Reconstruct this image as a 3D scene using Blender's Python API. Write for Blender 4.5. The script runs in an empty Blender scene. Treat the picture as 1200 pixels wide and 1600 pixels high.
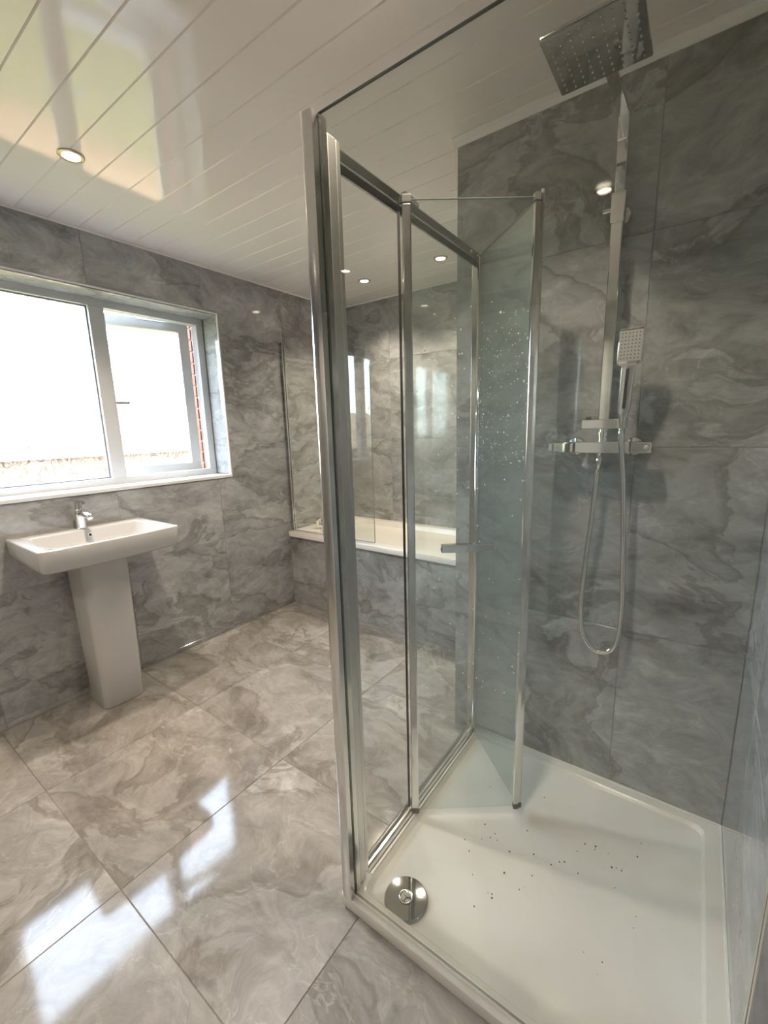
import bpy, bmesh, math, random
from mathutils import Vector, Matrix
random.seed(7)
S = bpy.context.scene
C = S.collection
PI = math.pi

# ------------------------------------------------------------------ camera
cam = bpy.data.cameras.new('camera')
cam.sensor_fit = 'HORIZONTAL'; cam.sensor_width = 36.0
cam.lens = 36.0 * 671.28 / 1200.0
cam.clip_start = 0.02; cam.clip_end = 400
co = bpy.data.objects.new('camera', cam); C.objects.link(co)
R_ = Vector((0.81014994, 0.5856135, -0.02671912)); U_ = Vector((-0.09000627, 0.16929592, 0.98144677)); F_ = Vector((-0.57927191, 0.79271415, -0.18986396))
m = Matrix((R_, U_, -F_)).transposed().to_4x4(); m.translation = (-0.17604, -1.6181, 1.38011)
co.matrix_world = m
S.camera = co

# ------------------------------------------------------------------ sky, sun, exposure
w = bpy.data.worlds.new('sky'); S.world = w; w.use_nodes = True
nt = w.node_tree; nt.nodes.clear()
sk = nt.nodes.new('ShaderNodeTexSky'); sk.sky_type = 'NISHITA'; sk.sun_disc = False
sk.sun_elevation = math.radians(42); sk.sun_rotation = math.radians(100); sk.air_density = 1.0; sk.dust_density = 2.5; sk.ozone_density = 1.0
bg = nt.nodes.new('ShaderNodeBackground'); bg.inputs['Strength'].default_value = 2.9
ow = nt.nodes.new('ShaderNodeOutputWorld')
mixc = nt.nodes.new('ShaderNodeMix'); mixc.data_type = 'RGBA'; mixc.inputs[0].default_value = 0.45
mixc.inputs[7].default_value = (5.9, 6.7, 7.6, 1)          # thin bright overcast mixed into the blue
nt.links.new(sk.outputs[0], mixc.inputs[6]); nt.links.new(mixc.outputs[2], bg.inputs['Color']); nt.links.new(bg.outputs[0], ow.inputs[0])
sun = bpy.data.lights.new('sun', 'SUN'); sun.energy = 9.0; sun.angle = math.radians(0.6); sun.color = (1, .93, .82)
so = bpy.data.objects.new('sun', sun); C.objects.link(so)
so.rotation_euler = Vector((0.25, -0.72, 0.62)).to_track_quat('Z', 'Y').to_euler()   # shines from behind the house
vs = S.view_settings; vs.view_transform = 'Standard'; vs.look = 'None'; vs.gamma = 1.0; vs.use_curve_mapping = False
vs.exposure = 0.72
S.cycles.max_bounces = 12; S.cycles.transparent_max_bounces = 32; S.cycles.glossy_bounces = 6; S.cycles.sample_clamp_indirect = 6.0
S.cycles.caustics_reflective = False; S.cycles.caustics_refractive = False

# ------------------------------------------------------------------ dimensions
H = 2.40                       # ceiling
XW = -2.765                    # window wall
XC = -0.983                    # outer edge of the shower wall
YP, YB = 0.634, 1.3635         # bath front, bath back wall
YF = -2.90                     # wall behind the viewer
D, L, ZT = 0.910, 0.882, 0.048 # shower tray
WY0, WY1, WZ0, WZ1 = -1.36, 0.155, 1.093, 2.132   # window opening in the wall
XFR = -2.93                    # inner face of the window frame

# ------------------------------------------------------------------ materials
def mat(name, col=(.8,.8,.8), rough=.5, metal=0.0, spec=.5, coat=0.0, emit=None, estr=0):
    M = bpy.data.materials.new(name); M.use_nodes = True
    b = M.node_tree.nodes['Principled BSDF']
    b.inputs['Base Color'].default_value = (*col, 1); b.inputs['Roughness'].default_value = rough
    b.inputs['Metallic'].default_value = metal; b.inputs['Specular IOR Level'].default_value = spec
    b.inputs['Coat Weight'].default_value = coat
    if emit: b.inputs['Emission Color'].default_value = (*emit, 1); b.inputs['Emission Strength'].default_value = estr
    return M
def N(M, t, **k):
    n = M.node_tree.nodes.new(t)
    for a, v in k.items(): setattr(n, a, v)
    return n
def ramp(M, pts):
    r = N(M, 'ShaderNodeValToRGB'); e = r.color_ramp.elements
    while len(e) < len(pts): e.new(.5)
    for i, (p, c) in enumerate(pts): e[i].position = p; e[i].color = (*c, 1)
    return r
def marble(name, dark, mid, light, rough, stretch=(1, 2.4, 1), vein=.55, rot=0.25, white=.35, bump=.02, fine=.28):
    """polished stone-look porcelain: soft clouds, drifting strata and thin broken veins; each tile cut from its own place"""
    M = mat(name, mid, rough); T = M.node_tree; b = T.nodes['Principled BSDF']; lk = T.links.new
    tc = N(M, 'ShaderNodeTexCoord'); oi = N(M, 'ShaderNodeObjectInfo')
    sc = N(M, 'ShaderNodeVectorMath', operation='SCALE'); sc.inputs[3].default_value = 37.0
    cx = N(M, 'ShaderNodeCombineXYZ'); lk(oi.outputs['Random'], cx.inputs[0]); lk(oi.outputs['Random'], cx.inputs[2])
    lk(cx.outputs[0], sc.inputs[0])
    mp = N(M, 'ShaderNodeMapping'); mp.inputs['Rotation'].default_value = (0, 0, rot); mp.inputs['Scale'].default_value = stretch
    lk(tc.outputs['Object'], mp.inputs[0])
    ad = N(M, 'ShaderNodeVectorMath', operation='ADD'); lk(mp.outputs[0], ad.inputs[0]); lk(sc.outputs[0], ad.inputs[1])
    wn = N(M, 'ShaderNodeTexNoise'); wn.inputs['Scale'].default_value = 1.9; wn.inputs['Detail'].default_value = 4; lk(ad.outputs[0], wn.inputs['Vector'])
    ws = N(M, 'ShaderNodeVectorMath', operation='MULTIPLY_ADD'); ws.inputs[1].default_value = (.38, .38, .38); lk(wn.outputs['Color'], ws.inputs[0]); lk(ad.outputs[0], ws.inputs[2])
    n1 = N(M, 'ShaderNodeTexNoise'); n1.inputs['Scale'].default_value = 2.4; n1.inputs['Detail'].default_value = 13; n1.inputs['Roughness'].default_value = .66; n1.inputs['Distortion'].default_value = .35
    lk(ws.outputs[0], n1.inputs['Vector'])
    r1 = ramp(M, [(.32, dark), (.47, mid), (.55, mid), (.70, light)]); lk(n1.outputs['Fac'], r1.inputs[0])
    # dark ragged plates with a hard edge on one side
    n2 = N(M, 'ShaderNodeTexNoise'); n2.inputs['Scale'].default_value = 1.25; n2.inputs['Detail'].default_value = 10; n2.inputs['Roughness'].default_value = .58; n2.inputs['Distortion'].default_value = .9
    lk(ws.outputs[0], n2.inputs['Vector'])
    r2 = ramp(M, [(.0, (0,0,0)), (.505, (0,0,0)), (.522, (1,1,1)), (.57, (.35,.35,.35)), (.66, (0,0,0))]); lk(n2.outputs['Fac'], r2.inputs[0])
    mx = N(M, 'ShaderNodeMix', data_type='RGBA', blend_type='MIX'); 
    mv = N(M, 'ShaderNodeMath', operation='MULTIPLY'); mv.inputs[1].default_value = vein; lk(r2.outputs[0], mv.inputs[0]); lk(mv.outputs[0], mx.inputs[0])
    lk(r1.outputs[0], mx.inputs[6]); mx.inputs[7].default_value = (dark[0]*.8, dark[1]*.77, dark[2]*.72, 1)
    # thin pale threads
    n3 = N(M, 'ShaderNodeTexNoise'); n3.inputs['Scale'].default_value = 3.6; n3.inputs['Detail'].default_value = 9; n3.inputs['Distortion'].default_value = 1.4
    lk(ws.outputs[0], n3.inputs['Vector'])
    r3 = ramp(M, [(.0, (0,0,0)), (.490, (0,0,0)), (.50, (1,1,1)), (.510, (0,0,0)), (1, (0,0,0))]); lk(n3.outputs['Fac'], r3.inputs[0])
    m3 = N(M, 'ShaderNodeMath', operation='MULTIPLY'); m3.inputs[1].default_value = white; m4 = N(M, 'ShaderNodeMath', operation='MULTIPLY'); lk(r3.outputs[0], m4.inputs[0]); m5 = N(M, 'ShaderNodeMapRange'); m5.inputs[1].default_value = .42; m5.inputs[2].default_value = .6; lk(n1.outputs['Fac'], m5.inputs[0]); lk(m5.outputs[0], m4.inputs[1]); lk(m4.outputs[0], m3.inputs[0])
    mx2 = N(M, 'ShaderNodeMix', data_type='RGBA', blend_type='MIX'); lk(m3.outputs[0], mx2.inputs[0]); lk(mx.outputs[2], mx2.inputs[6]); mx2.inputs[7].default_value = (min(1,light[0]*1.25), min(1,light[1]*1.25), min(1,light[2]*1.25), 1)
    mps = N(M, 'ShaderNodeVectorMath', operation='MULTIPLY'); mps.inputs[1].default_value = (1, 1.0, 1); lk(ws.outputs[0], mps.inputs[0])
    n5 = N(M, 'ShaderNodeTexNoise'); n5.inputs['Scale'].default_value = 7.0; n5.inputs['Detail'].default_value = 10; n5.inputs['Roughness'].default_value = .7; n5.inputs['Distortion'].default_value = .9; lk(mps.outputs[0], n5.inputs['Vector'])
    r5 = ramp(M, [(.30, (1-fine,)*3), (.50, (1.0,)*3), (.72, (1+fine,)*3)]); lk(n5.outputs['Fac'], r5.inputs[0])
    mx5 = N(M, 'ShaderNodeMix', data_type='RGBA', blend_type='MULTIPLY'); mx5.inputs[0].default_value = 1; lk(mx2.outputs[2], mx5.inputs[6]); lk(r5.outputs[0], mx5.inputs[7])
    lk(mx5.outputs[2], b.inputs['Base Color'])
    nb = N(M, 'ShaderNodeTexNoise'); nb.inputs['Scale'].default_value = 3.0; nb.inputs['Detail'].default_value = 1; lk(tc.outputs['Object'], nb.inputs['Vector'])
    bp = N(M, 'ShaderNodeBump'); bp.inputs['Strength'].default_value = bump; bp.inputs['Distance'].default_value = .1; lk(nb.outputs['Fac'], bp.inputs['Height']); lk(bp.outputs[0], b.inputs['Normal'])
    return M
def glass(name, tint, rmul=1.0, rough=0.0, haze=0.0, f0=.04):
    """clear sheet: tinted transmission plus a two-sided Fresnel reflection"""
    M = bpy.data.materials.new(name); M.use_nodes = True; T = M.node_tree; T.nodes.clear(); lk = T.links.new
    g = N(M, 'ShaderNodeNewGeometry'); dt = N(M, 'ShaderNodeVectorMath', operation='DOT_PRODUCT'); lk(g.outputs['Normal'], dt.inputs[0]); lk(g.outputs['Incoming'], dt.inputs[1])
    ab = N(M, 'ShaderNodeMath', operation='ABSOLUTE'); lk(dt.outputs['Value'], ab.inputs[0])
    om = N(M, 'ShaderNodeMath', operation='SUBTRACT'); om.inputs[0].default_value = 1; lk(ab.outputs[0], om.inputs[1])
    pw = N(M, 'ShaderNodeMath', operation='POWER'); pw.inputs[1].default_value = 5; lk(om.outputs[0], pw.inputs[0])
    ma = N(M, 'ShaderNodeMath', operation='MULTIPLY_ADD', use_clamp=True); ma.inputs[1].default_value = (1-f0)*rmul; ma.inputs[2].default_value = f0*rmul; lk(pw.outputs[0], ma.inputs[0])
    tr = N(M, 'ShaderNodeBsdfTransparent'); tr.inputs[0].default_value = (*tint, 1)
    gl = N(M, 'ShaderNodeBsdfGlossy'); gl.inputs['Roughness'].default_value = rough
    mx = N(M, 'ShaderNodeMixShader'); lk(ma.outputs[0], mx.inputs[0]); lk(tr.outputs[0], mx.inputs[1]); lk(gl.outputs[0], mx.inputs[2])
    last = mx
    if haze:
        df = N(M, 'ShaderNodeBsdfDiffuse'); df.inputs[0].default_value = (.62,.66,.64,1)
        m2 = N(M, 'ShaderNodeMixShader'); m2.inputs[0].default_value = haze; lk(mx.outputs[0], m2.inputs[1]); lk(df.outputs[0], m2.inputs[2]); last = m2
    o = N(M, 'ShaderNodeOutputMaterial'); lk(last.outputs[0], o.inputs[0])
    return M
def obscure():
    """patterned privacy glass: embossed curls that scatter the daylight"""
    M = bpy.data.materials.new('obscure_glass'); M.use_nodes = True; T = M.node_tree; T.nodes.clear(); lk = T.links.new
    tc = N(M, 'ShaderNodeTexCoord')
    nz = N(M, 'ShaderNodeTexNoise'); nz.inputs['Scale'].default_value = 9; nz.inputs['Detail'].default_value = 1; lk(tc.outputs['Object'], nz.inputs['Vector'])
    av = N(M, 'ShaderNodeVectorMath', operation='MULTIPLY_ADD'); av.inputs[1].default_value = (.16,.16,.16); lk(nz.outputs['Color'], av.inputs[0]); lk(tc.outputs['Object'], av.inputs[2])
    vo = N(M, 'ShaderNodeTexVoronoi'); vo.inputs['Scale'].default_value = 13; lk(av.outputs[0], vo.inputs['Vector'])
    sn = N(M, 'ShaderNodeMath', operation='SINE'); mu = N(M, 'ShaderNodeMath', operation='MULTIPLY'); mu.inputs[1].default_value = 26; lk(vo.outputs['Distance'], mu.inputs[0]); lk(mu.outputs[0], sn.inputs[0])
    rp = ramp(M, [(.0, (.97,.98,.98)), (.80, (.97,.98,.98)), (.95, (.55,.57,.56)), (1, (.48,.50,.50))]); lk(sn.outputs[0], rp.inputs[0])
    tr = N(M, 'ShaderNodeBsdfTransparent'); lk(rp.outputs[0], tr.inputs[0])
    tl = N(M, 'ShaderNodeBsdfTranslucent'); lk(rp.outputs[0], tl.inputs[0])
    m1 = N(M, 'ShaderNodeMixShader'); m1.inputs[0].default_value = .022; lk(tr.outputs[0], m1.inputs[1]); lk(tl.outputs[0], m1.inputs[2])
    gl = N(M, 'ShaderNodeBsdfGlossy'); gl.inputs['Roughness'].default_value = .12
    bp = N(M, 'ShaderNodeBump'); bp.inputs['Strength'].default_value = .5; bp.inputs['Distance'].default_value = .01; lk(sn.outputs[0], bp.inputs['Height']); lk(bp.outputs[0], gl.inputs['Normal'])
    m2 = N(M, 'ShaderNodeMixShader'); m2.inputs[0].default_value = .05; lk(m1.outputs[0], m2.inputs[1]); lk(gl.outputs[0], m2.inputs[2])
    o = N(M, 'ShaderNodeOutputMaterial'); lk(m2.outputs[0], o.inputs[0])
    return M
def speckled(name, a, b_, scale, rough, spec=.5, detail=4, bump=0.0):
    M = mat(name, a, rough, spec=spec); T = M.node_tree; b = T.nodes['Principled BSDF']; lk = T.links.new
    tc = N(M, 'ShaderNodeTexCoord'); n = N(M, 'ShaderNodeTexNoise'); n.inputs['Scale'].default_value = scale; n.inputs['Detail'].default_value = detail
    lk(tc.outputs['Object'], n.inputs['Vector']); r = ramp(M, [(.3, a), (.7, b_)]); lk(n.outputs['Fac'], r.inputs[0]); lk(r.outputs[0], b.inputs['Base Color'])
    if bump:
        bp = N(M, 'ShaderNodeBump'); bp.inputs['Strength'].default_value = bump; bp.inputs['Distance'].default_value = .01; lk(n.outputs['Fac'], bp.inputs['Height']); lk(bp.outputs[0], b.inputs['Normal'])
    return M
M_wall = marble('wall_tile', (.205,.206,.205), (.385,.387,.386), (.555,.557,.557), .07, stretch=(1,1.6,1), rot=.35, vein=.62, white=.35, bump=.012, fine=.28)
M_floor = marble('floor_tile', (.232,.211,.189), (.372,.352,.327), (.525,.510,.487), .08, stretch=(1.0,1.3,1), rot=.75, vein=.6, white=.4, bump=.02, fine=.28)
M_grout = speckled('grout', (.30,.298,.29), (.36,.357,.35), 60, .8)
M_grout_f = speckled('floor_grout', (.22,.19,.165), (.28,.25,.22), 60, .8)
def ceiling_mat():
    M = mat('ceiling_board', (.86,.815,.79), .02, spec=.55); T = M.node_tree; b = T.nodes['Principled BSDF']; lk = T.links.new
    tc = N(M, 'ShaderNodeTexCoord'); n = N(M, 'ShaderNodeTexNoise'); n.inputs['Scale'].default_value = 210; n.inputs['Detail'].default_value = 1; lk(tc.outputs['Object'], n.inputs['Vector'])
    bp = N(M, 'ShaderNodeBump'); bp.inputs['Strength'].default_value = .03; bp.inputs['Distance'].default_value = .003; lk(n.outputs['Fac'], bp.inputs['Height']); lk(bp.outputs[0], b.inputs['Normal'])
    return M
M_ceil = ceiling_mat()
M_groove = mat('ceiling_groove', (.86,.83,.81), .35)
M_white = mat('white_plastic', (.82,.82,.81), .22)
M_frame = mat('window_plastic', (.60,.61,.61), .3)
M_ceramic = mat('white_ceramic', (.60,.585,.56), .06, spec=.6, coat=.3)
M_bath = mat('bath_acrylic', (.82,.78,.72), .10, spec=.5)
M_tray = speckled('tray_acrylic', (.70,.68,.625), (.75,.73,.68), 5, .16)
M_seal = mat('white_silicone', (.85,.85,.83), .35)
M_chrome = mat('chrome', (.80,.80,.79), .06, 1.0)
M_satin = mat('satin_aluminium', (.66,.65,.63), .34, 1.0)
M_bar = mat('polished_aluminium', (.74,.735,.72), .12, 1.0)
M_grey = mat('grey_plastic', (.10,.10,.095), .4)
M_dark = mat('black_rubber', (.015,.015,.015), .5)
M_glass = glass('shower_glass', (.96,.978,.968), 1.0, haze=.02)
M_door = glass('door_glass', (.925,.955,.945), 1.0, haze=.015)
M_screen = glass('screen_glass', (.955,.975,.965), 1.0)
M_obs = obscure()
M_gedge = mat('glass_edge', (.19,.24,.22), .2)
M_lamp = mat('lamp_face', (1,.95,.85), .4, emit=(1.0,.86,.66), estr=14)
M_face = mat('nozzle_plate', (.55,.54,.52), .3, .3)
M_rub = mat('nozzle_rubber', (.13,.13,.125), .6)
M_drop = mat('water_drop', (.85,.88,.88), .05, spec=.8)
M_grit = mat('grit', (.10,.09,.075), .8)
M_brick = speckled('brick', (.34,.10,.06), (.46,.16,.095), 14, .85)
M_hbrick = speckled('house_brick', (.13,.066,.034), (.165,.088,.046), 2, .85)
M_mortar = speckled('mortar', (.26,.17,.13), (.33,.23,.18), 40, .9)
M_roof = speckled('roof_tile', (.15,.105,.06), (.20,.14,.085), 5, .8)
M_grass = speckled('grass', (.085,.088,.012), (.145,.135,.022), 3, .9)
M_wood = speckled('fence_wood', (.30,.18,.085), (.40,.25,.12), 4, .8)
M_doorp = mat('door_paint', (.78,.77,.75), .3)

# ------------------------------------------------------------------ mesh helpers
def link(name, me, ma=None, parent=None, loc=None):
    o = bpy.data.objects.new(name, me); C.objects.link(o)
    if ma is not None and me is not None and not me.materials: me.materials.append(ma)
    if parent is not None: o.parent = parent
    if loc is not None: o.location = loc
    return o
def tag(o, label, cat, group=None, kind=None):
    if label: o['label'] = label
    if cat: o['category'] = cat
    if group: o['group'] = group
    if kind: o['kind'] = kind
    return o
def thing(name, label, cat, loc=(0,0,0), group=None):
    o = bpy.data.objects.new(name, None); C.objects.link(o); o.location = loc; o.empty_display_size = .05
    return tag(o, label, cat, group)
class MB:
    def __init__(s): s.v = []; s.f = []; s.sm = []
    def add(s, v, f, smooth=False):
        b = len(s.v); s.v += [tuple(x) for x in v]; s.f += [tuple(i+b for i in q) for q in f]; s.sm += [smooth]*len(f); return s
    def box(s, x0, x1, y0, y1, z0, z1):
        v = [(x,y,z) for x in (x0,x1) for y in (y0,y1) for z in (z0,z1)]
        return s.add(v, [(0,1,3,2),(4,6,7,5),(0,4,5,1),(2,3,7,6),(0,2,6,4),(1,5,7,3)])
    def obox(s, c, u, v, n, a, b, d):
        """oriented box: centre, three axes, half sizes"""
        c, u, v, n = Vector(c), Vector(u).normalized(), Vector(v).normalized(), Vector(n).normalized()
        P = [c + u*(i*a) + v*(j*b) + n*(k*d) for i in (-1,1) for j in (-1,1) for k in (-1,1)]
        return s.add(P, [(0,1,3,2),(4,6,7,5),(0,4,5,1),(2,3,7,6),(0,2,6,4),(1,5,7,3)])
    def loft(s, rings, cap0=True, cap1=True, closed=True, smooth=True):
        n = len(rings[0]); v = [p for r in rings for p in r]; f = []
        for i in range(len(rings)-1):
            for j in range(n if closed else n-1):
                k = (j+1) % n; f.append((i*n+j, i*n+k, (i+1)*n+k, (i+1)*n+j))
        s.add(v, f, smooth)
        b = len(s.v) - len(v)
        if cap0: s.f.append(tuple(b+j for j in reversed(range(n)))); s.sm.append(False)
        if cap1: s.f.append(tuple(b+(len(rings)-1)*n+j for j in range(n))); s.sm.append(False)
        return s
    def tube(s, pts, rad, n=12, smooth=True, flat=1.0):
        pts = [Vector(p) for p in pts]; rr = rad if isinstance(rad, (list, tuple)) else [rad]*len(pts)
        rings = []; up = None
        for i, p in enumerate(pts):
            t = (pts[min(i+1, len(pts)-1)] - pts[max(i-1, 0)]).normalized()
            if up is None: up = t.orthogonal().normalized()
            up = (up - t*up.dot(t)).normalized(); sd = t.cross(up)
            rings.append([p + up*(rr[i]*math.cos(2*PI*k/n)) + sd*(rr[i]*flat*math.sin(2*PI*k/n)) for k in range(n)])
        return s.loft(rings, smooth=smooth)
    def lathe(s, prof, c=(0,0,0), ax='z', n=24, smooth=True):
        rings = []
        for r, h in prof:
            ring = []
            for k in range(n):
                a = 2*PI*k/n; p = (r*math.cos(a), r*math.sin(a), h)
                if ax == 'y': p = (p[0], p[2], p[1])
                if ax == '-y': p = (p[0], -p[2], p[1])
                if ax == 'x': p = (p[2], p[0], p[1])
                ring.append((p[0]+c[0], p[1]+c[1], p[2]+c[2]))
            rings.append(ring)
        return s.loft(rings, smooth=smooth)
    def prism(s, poly, z0, z1, smooth=False):
        return s.loft([[(x,y,z0) for x,y in poly], [(x,y,z1) for x,y in poly]], smooth=smooth)
    def mesh(s, name, fix=True, auto=None):
        me = bpy.data.meshes.new(name); me.from_pydata(s.v, [], s.f)
        me.polygons.foreach_set('use_smooth', s.sm); me.update()
        if fix:
            bm = bmesh.new(); bm.from_mesh(me); bmesh.ops.recalc_face_normals(bm, faces=bm.faces); bm.to_mesh(me); bm.free()
        if auto: me.set_sharp_from_angle(angle=math.radians(auto))
        return me
    def build(s, name, ma, parent=None, bevel=0.0, seg=2, auto=None, loc=None):
        me = s.mesh(name, auto=auto)
        if bevel:
            bm = bmesh.new(); bm.from_mesh(me)
            es = [e for e in bm.edges if len(e.link_faces) == 2 and e.calc_face_angle(0) > .6]
            bmesh.ops.bevel(bm, geom=es, offset=bevel, segments=seg, affect='EDGES', profile=.6, clamp_overlap=True)
            bm.to_mesh(me); bm.free()
        o = link(name, me, ma, parent, loc)
        return o
def rrect(x0, x1, y0, y1, r, z, n=6, bow=0.0):
    """rounded rectangle ring (counter-clockwise); bow pushes the x1 side outwards"""
    P = []
    for cx, cy, a0 in ((x1-r, y1-r, 0), (x0+r, y1-r, 90), (x0+r, y0+r, 180), (x1-r, y0+r, 270)):
        for k in range(n+1):
            a = math.radians(a0 + 90*k/n); P.append([cx + r*math.cos(a), cy + r*math.sin(a), z])
        if a0 == 270:
            for k in range(1, 12):
                P.append([x1, y0+r + (y1-y0-2*r)*k/12, z])
    if bow:
        ym = (y0+y1)/2; hw = (y1-y0)/2
        for p in P:
            t = max(0, (p[0]-x0)/(x1-x0)); p[0] += bow*t*(1-((p[1]-ym)/hw)**2)
    return [tuple(p) for p in P]
def struct(o, label=None): 
    o['kind'] = 'structure'
    if label: o['label'] = label
    return o

# ------------------------------------------------------------------ tiled surfaces
TILES = {}
def tile_mesh(pieces, key, ma, th=.008):
    k = (key, ma.name)
    if k not in TILES:
        b = MB()
        for (a0, a1, b0, b1) in pieces:
            e = .0012
            b.loft([[(a0,b0,-th),(a1,b0,-th),(a1,b1,-th),(a0,b1,-th)], [(a0,b0,-e),(a1,b0,-e),(a1,b1,-e),(a0,b1,-e)],
                    [(a0+e,b0+e,0),(a1-e,b0+e,0),(a1-e,b1-e,0),(a0+e,b1-e,0)]], smooth=False)
        me = b.mesh('tile'); me.materials.append(ma); TILES[k] = me
    return TILES[k]
def tiles(parent, o, u, v, ul, vl, ma, hole=None, gap=.0009, tilt=0.0):
    """one object per tile on the plane o + a*u + b*v, face along u x v"""
    o, u, v = Vector(o), Vector(u), Vector(v); n = u.cross(v)
    for i in range(len(ul)-1):
        for j in range(len(vl)-1):
            a0, a1, b0, b1 = ul[i]+gap, ul[i+1]-gap, vl[j]+gap, vl[j+1]-gap
            pcs = [(a0, a1, b0, b1)]
            if hole:
                h0, h1, k0, k1 = hole
                if a0 < h1 and a1 > h0 and b0 < k1 and b1 > k0:
                    pcs = []
                    if b0 < k0: pcs.append((a0, a1, b0, k0))
                    if b1 > k1: pcs.append((a0, a1, k1, b1))
                    c0, c1 = max(b0, k0), min(b1, k1)
                    if a0 < h0: pcs.append((a0, h0, c0, c1))
                    if a1 > h1: pcs.append((h1, a1, c0, c1))
                    pcs = [q for q in pcs if q[1]-q[0] > .006 and q[3]-q[2] > .006]
            if not pcs: continue
            ca, cb = (a0+a1)/2, (b0+b1)/2
            loc = [tuple(round(t, 4) for t in (q[0]-ca, q[1]-ca, q[2]-cb, q[3]-cb)) for q in pcs]
            ob = link('tile', tile_mesh(loc, tuple(loc), ma), None, parent)
            uu, vv, nn = u, v, n
            if tilt:
                rx = Matrix.Rotation(random.uniform(-tilt, tilt), 3, u) @ Matrix.Rotation(random.uniform(-tilt, tilt), 3, v)
                uu, vv, nn = rx @ u, rx @ v, rx @ n
            mw = Matrix((uu, vv, nn)).transposed().to_4x4(); mw.translation = o + u*ca + v*cb
            ob.matrix_local = mw
def lines(lo, hi, anchor, pitch):
    k = math.ceil((lo-anchor)/pitch + .03); out = [lo]
    while anchor + k*pitch < hi - .02: out.append(anchor + k*pitch); k += 1
    return out + [hi]
ZL = lines(0, H, .665, .635)
G = .0018     # how far the joint lies behind the tile face

# floor
fl = struct(MB().box(XW-.1, .1, YF-.1, YB+.1, -.15, -G).build('floor', M_grout_f))
tiles(fl, (0,0,0), (1,0,0), (0,1,0), lines(XW, 0, -1.503, .655), lines(YF, YB, -.59, .648), M_floor, tilt=.0012)
# window wall
b = MB()
x0, x1 = XW-.30, XW-G
b.box(x0, x1, YF-.1, YB+.1, -.15, WZ0-.012); b.box(x0, x1, YF-.1, YB+.1, WZ1+.01, H+.05)
b.box(x0, x1, YF-.1, WY0-.01, WZ0-.012, WZ1+.01); b.box(x0, x1, WY1+.01, YB+.1, WZ0-.012, WZ1+.01)
wl = struct(b.build('wall_left', M_grout))
tiles(wl, (XW,0,0), (0,1,0), (0,0,1), lines(YF, YB, .06, .638), ZL, M_wall, hole=(WY0-.008, WY1+.008, WZ0-.012, WZ1+.008), tilt=.0008)
# bath back wall
wb = struct(MB().box(XW-.1, XC+.1, YB+G, YB+.12, -.15, H+.05).build('wall_back', M_grout))
tiles(wb, (0,YB,0), (1,0,0), (0,0,1), lines(XW, XC, XC, .638), ZL, M_wall, tilt=.0008)
# shower wall: a boxed-out block between the shower and the end of the bath
ws = struct(MB().box(XC+G, .1, G, YB+.12, -.15, H+.05).build('wall_shower', M_grout))
tiles(ws, (0,0,0), (1,0,0), (0,0,1), [XC, -.34, 0], ZL, M_wall, tilt=.0006)
tiles(ws, (XC,YB,0), (0,-1,0), (0,0,1), [0, .45, 1.0, YB], ZL, M_wall)
# right wall, wall behind the viewer
wr = struct(MB().box(G, .12, YF-.1, .1, -.15, H+.05).build('wall_right', M_grout))
tiles(wr, (0,0,0), (0,-1,0), (0,0,1), lines(0, -YF, .30, .638), ZL, M_wall, tilt=.0006)
wf = struct(MB().box(XW-.1, .1, YF-.12, YF-G, -.15, H+.05).build('wall_front', M_grout))
DX0, DX1, DZ = -1.75, -.95, 2.02
tiles(wf, (0,YF,0), (-1,0,0), (0,0,1), lines(0, -XW, .30, .638), ZL, M_wall, hole=(-DX1-.06, -DX0+.06, -1, DZ+.06))
dr = struct(MB().box(DX0, DX1, YF-.001, YF+.02, .006, DZ).build('door_1', M_doorp, bevel=.002))
b = MB(); b.box(DX0-.06, DX0-.004, YF-.001, YF+.026, 0.001, DZ+.06); b.box(DX1+.004, DX1+.06, YF-.001, YF+.026, 0.001, DZ+.06); b.box(DX0-.004, DX1+.004, YF-.001, YF+.026, DZ+.004, DZ+.06)
b.build('door_frame', M_doorp, dr)
for zz in (.18, 1.08):
    b = MB(); b.box(DX0+.11, DX1-.11, YF+.02, YF+.028, zz, zz+.72); b.build('door_panel', M_doorp, dr, bevel=.004)
b = MB(); b.lathe([(.024,0),(.024,.006),(.009,.008),(.009,.045)], (DX0+.07, YF+.02, 1.0), 'y', 20); b.tube([(DX0+.07,YF+.062,1.0),(DX0+.19,YF+.062,1.0)], .009); b.build('door_handle', M_chrome, dr)

# ceiling: glossy plastic boards running from the window wall
ce = struct(MB().box(XW-.1, .12, YF-.1, YB+.12, H+.0075, H+.1).build('ceiling', M_groove))
PITCH = .1255
yl = lines(YF, YB, -.581, PITCH)
for i in range(len(yl)-1):
    y0, y1 = yl[i], yl[i+1]; cy = (y0+y1)/2; hx = (XC if y0 > -.02 else 0.0)
    if y0 < -.02 < y1 - .02: hx = 0.0
    w2 = (y1-y0)/2; key = ('board', round(w2, 4), hx)
    if key not in TILES:
        c = .0030; g = .0001
        pr = [(-w2+g, .009), (-w2+g, .0035), (-w2+g+c, 0), (w2-g-c, 0), (w2-g, .0035), (w2-g, .009)]
        xa, xb = XW-.002, (hx if hx else 0.0)
        me = MB().loft([[(xa, q[0], q[1]) for q in pr], [(xb, q[0], q[1]) for q in pr]], smooth=False).mesh('board'); me.materials.append(M_ceil); TILES[key] = me
    ob = link('board', TILES[key], None, ce, (0, cy, H + random.uniform(0, .0006)))
    ob.rotation_euler = (random.uniform(-.0025, .0025), 0, 0)
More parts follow.
